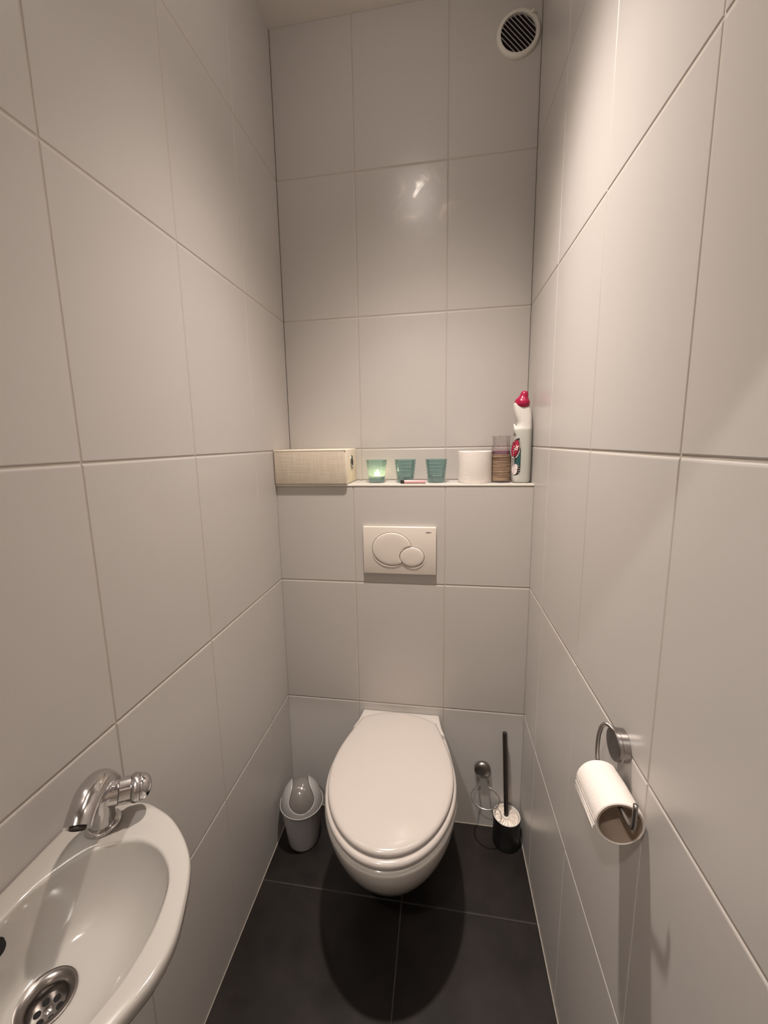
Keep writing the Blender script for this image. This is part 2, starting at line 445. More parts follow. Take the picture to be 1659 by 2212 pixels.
# ------------------------------------------------------------------ flush plate
PX, PZ, PW, PH, PT = -.0155, 1.0372, .123, .082, -.012
fp = thing('flush_plate', 'white dual flush plate with two oval buttons on the wall above the toilet', 'flush plate', (PX, -.001, PZ-PH))
c1 = (PX-.0375, PZ+.003, .066, .0565); c2 = (PX+.0325, PZ-.0220, .0415, .0345)
c1 = (PX-.0245, PZ+.0065, .0660, .0560); c2 = (PX+.0425, PZ-.0195, .0405, .0335)
bm = bmesh.new(); add_box(bm, (PX-PW, PT, PZ-PH), (PX+PW, -.0002, PZ+PH), 0, .0028, 3)
plate = obj('plate', bm, M['flush'], fp, auto=50)
def inell(c, x, z, k=1.0): return ((x-c[0])/(c[2]*k))**2+((z-c[1])/(c[3]*k))**2 < 1
def dome_btn(name, c, cut=None):
    bm = bmesh.new(); N = 72
    g = bmesh.new()
    prof = [(1.0, -.0118), (1.0, -.0146), (.985, -.0156), (.95, -.0162), (.85, -.0169), (.6, -.0174), (.3, -.0176)]
    rings = []
    for k, y in prof:
        ring = []
        for i in range(N):
            a = 2*PI*i/N; x = c[0]+c[2]*k*math.cos(a); z = c[1]+c[3]*k*math.sin(a)
            if cut:   # pull points that fall within the small button back to its edge
                dx, dz = x-c[0], z-c[1]
                if inell(cut, x, z, 1.035):
                    lo, hi = 0.0, 1.0
                    for _ in range(24):
                        md = (lo+hi)/2
                        if inell(cut, c[0]+dx*md, c[1]+dz*md, 1.035): hi = md
                        else: lo = md
                    x, z = c[0]+dx*lo, c[1]+dz*lo
            ring.append((x, y, z))
        rings.append(ring)
    loft(bm, rings); g.free()
    return obj(name, bm, M['flush'], fp, auto=55)
# dark gap ring around both buttons and the shallow scooped hollow under them
bm = bmesh.new()
for c in (c1, c2):
    loft(bm, [[(c[0]+(c[2]+w)*math.cos(2*PI*i/72), y, c[1]+(c[3]+w)*math.sin(2*PI*i/72)) for i in range(72)] for w, y in ((.0015, -.0105), (.0015, -.01235))])
obj('button_gap', bm, M['gap'], fp)
dome_btn('flush_button', c1, c2); dome_btn('flush_button', c2)
bm = bmesh.new()
for c in (c1, c2):
    N = 40; A = [math.radians(200+140*i/N) for i in range(N+1)]
    if c is c1: A = [math.radians(188+124*i/N) for i in range(N+1)]
    if c is c2: A = [math.radians(228+122*i/N) for i in range(N+1)]
    rows = []
    for k in range(7):
        t = k/6
        rows.append([bm.verts.new((c[0]+(c[2]+.0015+.0090*t*math.sin(PI*i/N)**.6)*math.cos(a), -.0122-.0022*math.sin(PI*t)**.8*math.sin(PI*i/N)**.5, c[1]+(c[3]+.0015+.0100*t*math.sin(PI*i/N)**.6)*math.sin(a))) for i, a in enumerate(A)])
    for r0, r1 in zip(rows, rows[1:]):
        for i in range(N): bm.faces.new((r0[i], r0[i+1], r1[i+1], r1[i]))
obj('finger_hollow', bm, M['flush'], fp, smooth=True)
me = text_mesh('GEBERIT', .0046, bold=.0001)
me.transform(Matrix.Translation((PX+.098, -.0122, PZ+.0640)) @ Matrix.Rotation(PI/2, 4, 'X'))
me.transform(Matrix.Translation(-fp.location)); put('lettering', me, M['ink'], fp)

# ------------------------------------------------------------------ ledge: fabric box
bx = thing('storage_box', 'cream woven fabric box with metal eyelet at the left end of the ledge', 'box', (-.315, .06, ZL))
bm = bmesh.new(); add_box(bm, (-.4405, -.0150, ZL+.0015), (-.1915, .1490, 1.3745), 0, .004, 3)
obj('front_cover', bm, M['fabric'], bx, auto=60)
bm = bmesh.new(); add_box(bm, (-.1930, -.0125, ZL+.0015), (-.1885, .1490, 1.3765), 0, .0015, 2)
tag(obj('side_panel', bm, M['fabric_l'], bx, auto=60), 'smooth pale cream side panel')
bm = bmesh.new(); add_box(bm, (-.4405, -.0155, 1.3720), (-.1890, .1495, 1.3785), 0, .002, 2)
obj('lid', bm, M['fabric_l'], bx, auto=60)
bm = bmesh.new()
pts = [(-.1880, .071+.017*math.cos(2*PI*i/40), 1.331+.023*math.sin(2*PI*i/40)) for i in range(40)]
add_tube(bm, pts, .0026, 10, closed=True)
ey = obj('eyelet', bm, M['steel'], bx, smooth=True)
bm = bmesh.new()
loft(bm, [[(x, .071+.0165*math.cos(2*PI*i/40), 1.331+.0225*math.sin(2*PI*i/40)) for i in range(40)] for x in (-.1900, -.1882)])
obj('hole', bm, M['black'], ey)

# ------------------------------------------------------------------ tealight glasses
CUPY = .066
def make_cup(x, label):
    t = D.objects.new('tealight_glass', None)
    bm = bmesh.new(); H = .0775
    prof = [(0, .0), (.0255, .0), (.0272, .0020)]
    n = 30
    for i in range(n+1):
        u = i/n; z = .004+u*(H-.004)
        r = .0276+.0088*u+.0011*math.sin(u*PI*2*6.5)*(1 if .15 < u < .93 else 0)
        prof.append((r, z))
    prof += [(.0364, H+.0005), (.0348, H+.0003)]
    for i in range(n, -1, -1):
        u = i/n; prof.append((.0258+.0088*u, .009+u*(H-.009)))
    prof += [(.022, .0072), (0, .0066)]
    add_lathe(bm, prof, n=48)
    me = D.meshes.new('tealight_glass'); bmesh.ops.recalc_face_normals(bm, faces=bm.faces); bm.to_mesh(me); bm.free()
    return me
cup_me = make_cup(0, '')
cups = []
for i, (x, lab) in enumerate(((-.0995, 'teal ribbed tealight glass with the burning candle, leftmost of the three on the ledge'),
               (.0005, 'teal ribbed tealight glass behind the pink tube, middle of the three on the ledge'),
               (.1055, 'teal ribbed tealight glass nearest the toilet roll, rightmost of the three on the ledge'))):
    if i == 0:
        o = put('tealight_glass', cup_me, M['teal'], smooth=True)
    else:
        o = cups[0].copy(); link(o)
    o.location = (x, CUPY, ZL+.0002)
    tag(o, lab, 'candle holder', 'teal tealight glasses on the ledge'); cups.append(o)
def make_candle(x, y, z, lit, label):
    t = thing('tealight_candle', label, 'candle', (x, y, z), 'tealights in the teal glasses')
    bm = bmesh.new()
    add_lathe(bm, [(0, 0), (.0184, 0), (.0190, .001), (.0190, .0145), (.0196, .0150), (.0186, .0150), (.0184, .0120), (0, .0118)], (x, y, z), n=36)
    obj('metal_cup', bm, M['alu'], t, auto=40)
    bm = bmesh.new(); add_lathe(bm, [(0, .0117), (.0182, .0117), (.0182, .0135), (.012, .0130), (0, .0128)], (x, y, z), n=36)
    obj('wax', bm, M['wax'], t, auto=40)
    bm = bmesh.new(); add_tube(bm, [(x, y, z+.0125), (x+.0004, y, z+.017), (x+.0015, y-.0006, z+.0205)], .0007, 8)
    obj('wick', bm, M['wick'], t)
    if lit:
        bm = bmesh.new()
        add_lathe(bm, [(0, .0160), (.0032, .0170), (.0058, .0200), (.0062, .0230), (.0050, .0270), (.0028, .0315), (.0010, .0355), (0, .0372)], (x+.001, y, z), n=20)
        obj('flame', bm, M['flame'], t, smooth=True)
    return t
make_candle(-.0965, CUPY, ZL+.0078, True, 'burning tealight candle inside the leftmost teal glass')
make_candle(.0005, CUPY, ZL+.0078, False, 'unlit tealight candle inside the middle teal glass')
make_candle(.1055, CUPY, ZL+.0078, False, 'unlit tealight candle inside the rightmost teal glass')

# pink tube
t = thing('cosmetic_tube', 'slim pink tube with black cap lying in front of the middle teal glass', 'tube', (.03, .018, ZL))
bm = bmesh.new(); add_lathe(bm, [(0, 0), (.0054, 0), (.0060, .0006), (.0060, .0690), (.0055, .0700), (0, .0700)], (.0010, .0180, ZL+.0062), (1, -.02, 0), n=24)
obj('barrel', bm, M['pink'], t, auto=40)
bm = bmesh.new(); add_lathe(bm, [(0, 0), (.0056, 0), (.0061, .0007), (.0061, .0118), (.0057, .0122), (0, .0122)], (-.0112, .0182, ZL+.0068), (1, -.02, 0), n=24)
tag(obj('cap', bm, M['blackp'], t, auto=40), 'black cap')

# spare toilet roll
def paper_roll(name, label, o, axis, R, r, L, n=64, group=None):
    t = thing(name, label, 'toilet roll', o, group)
    bm = bmesh.new()
    def w(rr, h, a): return rr*(1+.0035*math.sin(3*a+1)+.0025*math.sin(7*a+h*60))
    prof = [(r+.001, .002), (r+.003, .0), (R-.002, .0), (R-.0004, .0012), (R, .004), (R, L-.004), (R-.0004, L-.0012), (R-.002, L), (r+.003, L), (r+.001, L-.002), (r+.001, .002)]
    add_lathe(bm, prof, o, axis, n=n, fn=w)
    bmesh.ops.remove_doubles(bm, verts=bm.verts, dist=.00002)
    obj('paper', bm, M['paper'], t, auto=40)
    bm = bmesh.new(); add_lathe(bm, [(r, .0005), (r+.0009, .0005), (r+.0009, L-.0005), (r, L-.0005), (r, .0005)], o, axis, n=n)
    bmesh.ops.remove_doubles(bm, verts=bm.verts, dist=.00002)
    tag(obj('cardboard_core', bm, M['core'], t, auto=40), 'brown cardboard core')
    return t
paper_roll('toilet_roll', 'full white toilet roll standing upright on the ledge beside the candle jar', (.2325, .062, ZL), (0, 0, 1), .0548, .022, .1035)

# candle jar
JX, JY = .3165, .068
t = thing('jar_candle', 'glass jar candle with purple wax and a brown twine wrap, between toilet roll and bottle', 'candle', (JX, JY, ZL))
bm = bmesh.new()
prof = [(0, .0002), (.029, .0002), (.0315, .003), (.0320, .008), (.0320, .104), (.0312, .112), (.0285, .122), (.0278, .128), (.0280, .140), (.0292, .1455), (.0302, .1490), (.0296, .1510),
        (.0280, .1500), (.0268, .144), (.0260, .136), (.0262, .124), (.0280, .114), (.0288, .106), (.0288, .012), (.026, .0085), (0, .008)]
add_lathe(bm, prof, (JX, JY, ZL), n=56); obj('glass', bm, M['clear'], t, smooth=True)
bm = bmesh.new(); add_lathe(bm, [(0, .0095), (.0245, .0095), (.0282, .014), (.0282, .103), (.0262, .1045), (.015, .103), (0, .1025)], (JX, JY, ZL), n=48)
tag(obj('wax', bm, M['purple'], t, auto=50), 'purple wax')
bm = bmesh.new()
prof = [(.0322, .006)]
for i in range(84):
    u = i/84; prof.append((.0327+.0006*math.sin(u*PI*2*21), .006+.086*u))
prof += [(.0322, .092), (.0322, .006)]
add_lathe(bm, prof, (JX, JY, ZL), n=56)
bmesh.ops.remove_doubles(bm, verts=bm.verts, dist=.00002)
tag(obj('twine_wrap', bm, M['twine'], t, auto=60), 'coiled brown twine wrap')

# cleaner bottle -----------------------------------------------------
BY = .052
bt = thing('cleaner_bottle', 'white bent-neck cleaner bottle with crimson cap at the right end of the ledge', 'bottle', (.378, BY, ZL))
# z above the ledge, left x, right x, half depth
prof = [(.0005, .3560, .4000, .0250), (.004, .3520, .4035, .0285), (.012, .3500, .4055, .0300), (.030, .3508, .4060, .0305), (.075, .3525, .4062, .0305), (.110, .3530, .4062, .0300),
        (.140, .3528, .4062, .0295), (.160, .3528, .4060, .0290), (.172, .3545, .4060, .0280), (.180, .3590, .4058, .0265), (.190, .3605, .4054, .0255), (.202, .3570, .4050, .0245),
        (.212, .3530, .4046, .0235), (.222, .3500, .4040, .0225), (.231, .3485, .4032, .0215), (.238, .3485, .4020, .0205), (.243, .3500, .4000, .0190), (.2455, .3530, .3965, .0160)]
dense = catmull([(a, b, c) for a, b, c, d in prof], 4); dd = catmull([(d, 0, 0) for a, b, c, d in prof], 4)
def bottle_ring(z, xl, xr, hd, tilt=0, n=40, p=2.7):
    cx, hw = (xl+xr)/2, (xr-xl)/2; r = []
    for i in range(n):
        a = 2*PI*i/n; ca, sa = math.cos(a), math.sin(a)
        x = hw*math.copysign(abs(ca)**(2/p), ca); y = hd*math.copysign(abs(sa)**(2/p), sa)
        r.append((cx+x, BY+y, z-tilt*x))
    return r
bm = bmesh.new(); rings = []
for q, e in zip(dense, dd):
    tl = max(0, min(1, (q[0]-.205)/.030))*.40
    rings.append(bottle_ring(ZL+q[0], q[1], q[2], e[0], tl))
loft(bm, rings)
body = obj('body', bm, M['bottle'], bt, smooth=True)
# grip hollow shoulder piece on the left side
bm = bmesh.new()
rings = []
for z, x0, x1, hd in ((.150, .3520, .3640, .0200), (.165, .3505, .3640, .0180), (.176, .3500, .3610, .0130), (.184, .3500, .3560, .0070), (.188, .3505, .3530, .0030)):
    rings.append(bottle_ring(ZL+z, x0, x1, hd, 0, 20, 2.2))
loft(bm, rings); obj('shoulder', bm, M['bottle'], bt, smooth=True)
# crimson cap on a tilted neck, itself a blunt cone
bm = bmesh.new()
ax = Vector((.20, -.08, 1)).normalized(); o0 = Vector((.3725, BY-.002, ZL+.2440))
add_lathe(bm, [(0, -.004), (.0190, -.004), (.0222, -.001), (.0236, .006), (.0230, .013), (.0205, .0185), (.0160, .0235), (.0130, .0300), (.0118, .0370), (.0098, .0425), (.0055, .0455), (0, .0462)], o0, ax, n=36,
          fn=lambda r, h, a: r*(1+.035*math.cos(3*a)*(1 if h < .018 else .2)))
tag(obj('cap', bm, M['cap'], bt, smooth=True), 'crimson screw cap')
# translucent body: the liquid inside stands up to the grip
nt = M['bottle'].node_tree; b_ = nt.nodes['Principled BSDF']; tc = nt.nodes.new('ShaderNodeTexCoord'); sx = nt.nodes.new('ShaderNodeSeparateXYZ')
mr = nt.nodes.new('ShaderNodeMapRange'); mr.inputs['From Min'].default_value = .168; mr.inputs['From Max'].default_value = .172
mx = nt.nodes.new('ShaderNodeMix'); mx.data_type = 'RGBA'; mx.inputs['A'].default_value = (.50, .505, .46, 1); mx.inputs['B'].default_value = (.70, .675, .64, 1)
nt.links.new(tc.outputs['Object'], sx.inputs[0]); nt.links.new(sx.outputs['Z'], mr.inputs['Value']); nt.links.new(mr.outputs['Result'], mx.inputs['Factor']); nt.links.new(mx.outputs['Result'], b_.inputs['Base Color'])
# printed label on the front left of the bottle
def patch(pts, off, m, nm='label', par=bt, c=None):
    """pts (x, z) in the facade of the bottle; wraps them on the front surface"""
    bm = bmesh.new(); vs = []
    def surf(x, z):
        k_i = 0
        while k_i < len(prof)-2 and prof[k_i+1][0] < z: k_i += 1
        p0, p1 = prof[k_i], prof[k_i+1]; t_ = max(0, min(1, (z-p0[0])/(p1[0]-p0[0])))
        xl, xr, hd = [p0[m]+(p1[m]-p0[m])*t_ for m in (1, 2, 3)]
        cx, hw = (xl+xr)/2, (xr-xl)/2; u = min(.9995, abs((x-cx)/hw))
        return BY-hd*(1-u**2.7)**(1/2.7)
    c = c or (sum(p[0] for p in pts)/len(pts), sum(p[1] for p in pts)/len(pts))
    K = 5; rows = []
    for k in range(K+1):
        s = 1-k/K*.999
        rows.append([bm.verts.new((c[0]+(x-c[0])*s, surf(c[0]+(x-c[0])*s, c[1]+(z-c[1])*s)-off, ZL+c[1]+(z-c[1])*s)) for x, z in pts])
    for r0, r1 in zip(rows, rows[1:]):
        for i in range(len(pts)): bm.faces.new((r0[i], r0[(i+1) % len(pts)], r1[(i+1) % len(pts)], r1[i]))
    return obj(nm, bm, m, par, smooth=True)
def ell(cx, cz, rx, rz, n=36, a0=0, a1=2*PI, rot=0):
    return [(cx+rx*math.cos(t)*math.cos(rot)-rz*math.sin(t)*math.sin(rot), cz+rx*math.cos(t)*math.sin(rot)+rz*math.sin(t)*math.cos(rot)) for t in [a0+(a1-a0)*i/(n-1) for i in range(n)]]
LC = [(.3535, .024), (.3600, .026), (.3660, .031), (.3695, .038), (.3700, .050), (.3702, .080), (.3700, .108), (.3688, .124), (.3665, .134), (.3640, .139), (.3655, .142), (.3620, .1425), (.3580, .1410), (.3540, .1360)]
lab = patch(LC, .0011, M['lab_d'])
tag(lab, 'dark printed label with a red emblem')
G = [(.3535, .052), (.3600, .050), (.3668, .056), (.3692, .068), (.3694, .090), (.3688, .104), (.3662, .093), (.3610, .082), (.3545, .075)]
patch(G, .0016, M['lab_g'], 'green_field', lab)
patch(ell(.3560, .1085, .0115, .0300, 40, rot=-.12), .0019, M['lab_w'], 'emblem_edge', lab, (.3565, .109))
patch(ell(.3555, .1100, .0104, .0285, 40, rot=-.12), .0022, M['lab_d'], 'emblem_edge', lab, (.3560, .110))
patch(ell(.3550, .1105, .0088, .0260, 40, rot=-.12), .0025, M['lab_r'], 'emblem', lab, (.3555, .111))
patch(ell(.3555, .0440, .0065, .0170, 30, rot=-.1), .0017, M['lab_w'], 'pale_motif', lab)
for k in range(7):     # white rays around the pale motif
    a = math.radians(-62+k*19); c, s = math.cos(a), math.sin(a)
    p0 = (.3560+.0085*c*.9, .042+.0160*s); p1 = (.3560+.0135*c, .042+.0250*s)
    w = .0004
    if p1[0] < .3695 and p1[1] > .026: patch([(p0[0], p0[1]-w), (p1[0], p1[1]-w*1.6), (p1[0], p1[1]+w*1.6), (p0[0], p0[1]+w)], .0017, M['lab_w'], 'ray', lab)
me = text_mesh('ix', .022, bold=.0006)
me.transform(Matrix.Translation((.3562, BY-.0312, ZL+.1130)) @ Matrix.Rotation(math.radians(-30), 4, 'Z') @ Matrix.Rotation(PI/2, 4, 'X') @ Matrix.Rotation(math.radians(72), 4, 'Z') @ Matrix.Scale(.8, 4, (0, 1, 0)))
me.transform(Matrix.Translation(-bt.location)); put('lettering', me, M['lab_w'], lab)

# ------------------------------------------------------------------ air vent
VX, VZ, VR = .3410, 2.5965, .0635
v = thing('air_vent', 'round white slatted vent grille high on the back wall', 'vent', (VX, DY-.001, VZ-VR))
bm = bmesh.new()
add_lathe(bm, [(.0505, -.002), (.0505, .0095), (.0520, .0115), (.0585, .0115), (.0620, .0090), (VR, .0040), (VR, .0002), (.0505, .0002)], (VX, DY, VZ), (0, -1, 0), n=72)
obj('frame', bm, M['vent'], v, auto=40)
bm = bmesh.new(); add_lathe(bm, [(0, .0003), (.0506, .0003), (.0506, .0012), (0, .0012)], (VX, DY, VZ), (0, -1, 0), n=48); obj('duct_opening', bm, M['black'], v)
# slats at 45 degrees, falling to the right
dv = Vector((math.cos(math.radians(-47)), 0, math.sin(math.radians(-47)))); nv = Vector((-dv.z, 0, dv.x))
for k in range(9):
    d = (k-4)*.0100; hl = math.sqrt(max(0, .0506**2-d*d)); bm = bmesh.new()
    c = Vector((VX, DY, VZ))+nv*d
    fr = []
    for e in (-hl, hl):
        for w_, y_ in ((-.0022, -.0100), (-.0002, -.0108), (.0034, -.0040), (.0014, -.0030)):
            p = c+dv*e+nv*w_; fr.append((p.x, DY+y_, p.z))
    loft(bm, [fr[:4], fr[4:]]); obj('slat', bm, M['ventsl'], v)
bm = bmesh.new(); p = Vector((VX+.038, DY-.012, VZ+.043)); add_lathe(bm, [(0, 0), (.0045, 0), (.0045, .005), (.003, .007), (0, .007)], p, (0, -1, 0), n=16); obj('pull_knob', bm, M['vent'], v, auto=40)

# ------------------------------------------------------------------ bin
BX, BYY, BH, R1, R0 = -.3560, -.1410, .1560, .0755, .0520
b = thing('waste_bin', 'small white waste bin with domed swing lid on the floor left of toilet', 'bin', (BX, BYY, 0))
bm = bmesh.new()
add_lathe(bm, [(0, 0.0005), (R0-.006, .0005), (R0-.001, .003), (R0+.001, .009), (.0590, .055), (.0655, .105), (.0705, .145), (.0722, BH-.006), (.0745, BH-.004), (R1, BH-.001), (R1-.0004, BH+.0015),
               (R1-.0030, BH+.0015), (.0715, BH-.002), (.0690, BH-.020), (.0660, BH-.030), (0, BH-.031)], (BX, BYY, 0), n=72)
obj('bin_body', bm, M['binw'], b, auto=45)
f = Vector((.37, -.93, 0)).normalized(); s = Vector((-f.y, f.x, 0)); up = Vector((0, 0, 1))
RD, CZ = .0705, BH-.006
def sph(R, be, al): return Vector((BX, BYY, CZ)) + R*(math.sin(al)*s + math.cos(al)*(math.cos(be)*f + math.sin(be)*up*1.30))
def half_open(be):   # half width of the keyhole opening over the dome
    d = math.degrees(be)
    K = [(12, 0), (13, 10), (16, 20), (21, 29), (30, 36), (40, 38), (52, 34.5), (66, 28), (82, 23.5), (110, 23.5), (140, 26), (180, 30)]
    if d <= 12: return 0.0
    for (a, x), (c_, y) in zip(K, K[1:]):
        if d <= c_: return math.radians(x+(y-x)*(d-a)/(c_-a))
    return math.radians(26)
lidp = None
BE = [math.radians(x) for x in (0, 4, 8, 11.9, 12.05, 12.5, 13, 14, 15, 16, 18, 20, 23, 26, 30, 35, 40, 46, 52, 60, 68, 76, 84, 92, 100, 110, 120, 130, 140, 150, 160, 170, 180)]
bm = bmesh.new()
for sg in (-1, 1):
    rows = []
    for be in BE:
        a0 = half_open(be); rows.append([bm.verts.new(sph(RD, be, sg*(a0+(PI/2-a0)*k/16))) for k in range(17)])
    for r0, r1 in zip(rows, rows[1:]):
        for k in range(16): bm.faces.new((r0[k], r0[k+1], r1[k+1], r1[k]))
bmesh.ops.remove_doubles(bm, verts=bm.verts, dist=.0001)
lidp = obj('dome_lid', bm, M['binw'], b, smooth=True)
sm = lidp.modifiers.new('thickness', 'SOLIDIFY'); sm.thickness = .0022; sm.offset = -1
bm = bmesh.new(); rows = []
for i in range(29):
    be = math.radians(4+150*i/28); rows.append([bm.verts.new(sph(RD-.0045, be, math.radians(-48+96*k/20))) for k in range(21)])
for r0, r1 in zip(rows, rows[1:]):
    for k in range(20): bm.faces.new((r0[k], r0[k+1], r1[k+1], r1[k]))
tag(obj('swing_flap', bm, M['bing'], lidp, smooth=True), 'glossy grey swing flap')

# ------------------------------------------------------------------ ring holder on the wall right of the toilet
HX, HZ = .2745, .2405
h = thing('ring_holder', 'chrome wall holder with an empty wire ring between toilet and brush', 'holder', (HX, -.001, HZ-.03))
bm = bmesh.new()
add_lathe(bm, [(0, 0), (.0270, 0), (.0285, .002), (.0285, .010), (.0270, .0135), (.0200, .0175), (.0100, .0195), (0, .0200)], (HX, -.0005, HZ), (0, -1, 0), n=48)
obj('rosette', bm, M['steel'], h, auto=50)
RX, RY, RZ, RR = .2795, -.0640, .1800, .0470
pts = []
for i in range(49):
    a = math.radians(90+22+(360-44)*i/48); pts.append((RX+RR*math.cos(a), RY+RR*math.sin(a), RZ))
a, z = pts[0], pts[-1]
lead = [(HX-.0150, -.010, HZ-.018), (HX-.0165, -.014, HZ-.030), (HX-.0155, -.0165, RZ+.012), (a[0]+.0015, a[1]+.006, RZ+.002)]
tail = [(z[0]-.0015, z[1]+.006, RZ+.002), (HX+.0205, -.0165, RZ+.012), (HX+.0180, -.014, HZ-.030), (HX+.0155, -.010, HZ-.018)]
bm = bmesh.new(); add_tube(bm, catmull(lead+pts+tail, 3), .0020, 10)
obj('wire_ring', bm, M['steel_l'], h, smooth=True)
for sx in (-.0135, .0145):
    bm = bmesh.new(); add_tube(bm, [(HX+sx, -.010, HZ-.012), (HX+sx*1.1, -.014, HZ-.024), (HX+sx*1.15, -.015, HZ-.034)], [.0042, .0040, .0030], 12)
    obj('clamp', bm, M['steel_l'], h, smooth=True)

# ------------------------------------------------------------------ brush and its cup
KX, KY, KH, KR = .3555, -.0490, .1060, .0455
k_ = thing('brush_cup', 'black cylindrical toilet brush cup with a white rim in the right corner of the floor', 'brush holder', (KX, KY, 0))
bm = bmesh.new(); add_lathe(bm, [(0, .0005), (KR-.002, .0005), (KR, .0025), (KR, KH-.003), (KR-.0005, KH-.001), (KR-.0026, KH-.001), (KR-.0026, .004), (0, .004)], (KX, KY, 0), n=64)
obj('outer_cup', bm, M['blackp'], k_, auto=45)
bm = bmesh.new(); add_lathe(bm, [(KR-.0026, .030), (KR-.0026, KH-.0005), (KR-.0008, KH-.0005), (KR-.0002, KH+.0008), (KR-.0012, KH+.0020), (KR-.0032, KH+.0020), (KR-.0040, KH), (KR-.0040, .030), (KR-.0026, .030)], (KX, KY, 0), n=64)
bmesh.ops.remove_doubles(bm, verts=bm.verts, dist=.00002)
tag(obj('inner_liner', bm, M['plastic'], k_, auto=45), 'white liner and rim')
tb = thing('toilet_brush', 'toilet brush with white bristles and long dark handle standing in the black cup', 'toilet brush', (KX, KY, .01))
B0 = Vector((.3535, -.0530, KH-.004)); BT = Vector((.3440, -.0220, .4050))
bm = bmesh.new()
dirh = (BT-B0).normalized(); Lh = (BT-B0).length
add_lathe(bm, [(0, 0), (.0085, 0), (.0085, .004), (.0078, .006), (.0078, Lh-.004), (.0072, Lh-.0005), (.006, Lh), (0, Lh)], B0, dirh, n=24)
obj('handle', bm, mat('dark_metal', (.105, .09, .085), .22, metal=.85), tb, auto=40)
bm = bmesh.new(); add_lathe(bm, [(.008, 0), (.0130, 0), (.0140, .002), (.0135, .0055), (.0110, .0070), (.008, .0070)], B0+dirh*.001, dirh, n=28)
obj('collar', bm, M['plastic'], tb, auto=40)
# bristle head: many drooping tufts round a core
for kk in range(3):
    bm = bmesh.new()
    nt_ = (26, 22, 16)[kk]; zz = B0.z-(.0005, .010, .022)[kk]
    for i in range(nt_):
        a = 2*PI*i/nt_+random.uniform(-.07, .07)+kk*.1; ln = (KR-.0058)*random.uniform(.90, 1.0)
        c, s_ = math.cos(a), math.sin(a); z0 = zz+random.uniform(-.0015, .0015)
        ex, eyy = KX+c*ln, KY+s_*ln
        sx_, sy_ = B0.x+c*.009, B0.y+s_*.009
        P3 = [(sx_, sy_, z0), (sx_+(ex-sx_)*.5, sy_+(eyy-sy_)*.5, z0+.0035), (ex, eyy, z0-.004+random.uniform(-.002, .001))]
        add_tube(bm, catmull(P3, 3), [(.0012, .0022), (.0014, .0030), (.0015, .0036), (.0016, .0042), (.0016, .0046), (.0016, .0050), (.0010, .0048)], 6)
    add_lathe(bm, [(0, -.012), (.032, -.012), (.0375, -.002), (.020, .0022), (0, .003)], (KX, KY, zz-.0005), n=24)
    o = obj('bristles', bm, M['bristle'], tb, auto=60)

# ------------------------------------------------------------------ roll holder on the right wall
QY, QZ = -.7005, .9190
q = thing('roll_holder', 'brushed steel toilet roll holder with bent wire arm on the right wall', 'holder', (XR-.001, QY, QZ-.024))
bm = bmesh.new(); add_lathe(bm, [(0, 0), (.0245, 0), (.0245, .0095), (.0238, .0100), (.0238, .0112), (.0245, .0117), (.0245, .0150), (0, .0150)], (XR-.0005, QY, QZ), (-1, 0, 0), n=56)
obj('rosette', bm, M['steel'], q, auto=35)
bm = bmesh.new(); add_lathe(bm, [(0, .0150), (.0245, .0150), (.0242, .0168), (.0236, .0174), (0, .0174)], (XR-.0005, QY, QZ), (-1, 0, 0), n=56)
obj('front_cap', bm, mat('gunmetal', (.10, .088, .085), .42, metal=.7), q, auto=35)
WZ = .8808; WX = .3740
pts = catmull([(.4000, QY, QZ+.010), (.3975, QY, QZ+.018), (.3930, QY+.002, QZ+.024), (.3860, QY+.009, QZ+.0275), (.3800, QY+.012, QZ+.0220), (.3755, QY+.011, QZ+.0060), (.3735, QY+.008, QZ-.0150), (.3735, QY+.005, QZ-.0300), (WX, QY+.001, QZ-.0375), (WX, QY-.006, WZ),
               (WX, -.740, WZ), (WX, -.7950, WZ+.002), (WX, -.8120, WZ+.004), (WX, -.8180, WZ+.009), (WX, -.8195, WZ+.019), (WX, -.8200, WZ+.045)], 5)
bm = bmesh.new(); add_tube(bm, pts, .0031, 14); obj('wire_arm', bm, M['steel'], q, smooth=True)
rl = paper_roll('toilet_roll', 'nearly empty white toilet roll hanging on the wall holder', (WX, -.7020, .8565), (0, -1, .03), .0335, .0285, .0835, group=None)
bm = bmesh.new()
vs0 = []
for i in range(10):
    a = math.radians(178+i*4); tt = i/9
    x = WX-.0338+.0015*math.sin(tt*5); z = .8580-.016*tt
    vs0.append((x, z))
top = [bm.verts.new((x, -.7040-.002*math.sin(i), z)) for i, (x, z) in enumerate(vs0)]
bot = [bm.verts.new((x, -.7830+.002*math.cos(i*2), z+.002)) for i, (x, z) in enumerate(vs0)]
for i in range(9): bm.faces.new((top[i], top[i+1], bot[i+1], bot[i]))
o = obj('loose_sheet', bm, M['paper'], rl, smooth=True)
sm = o.modifiers.new('thickness', 'SOLIDIFY'); sm.thickness = .0005

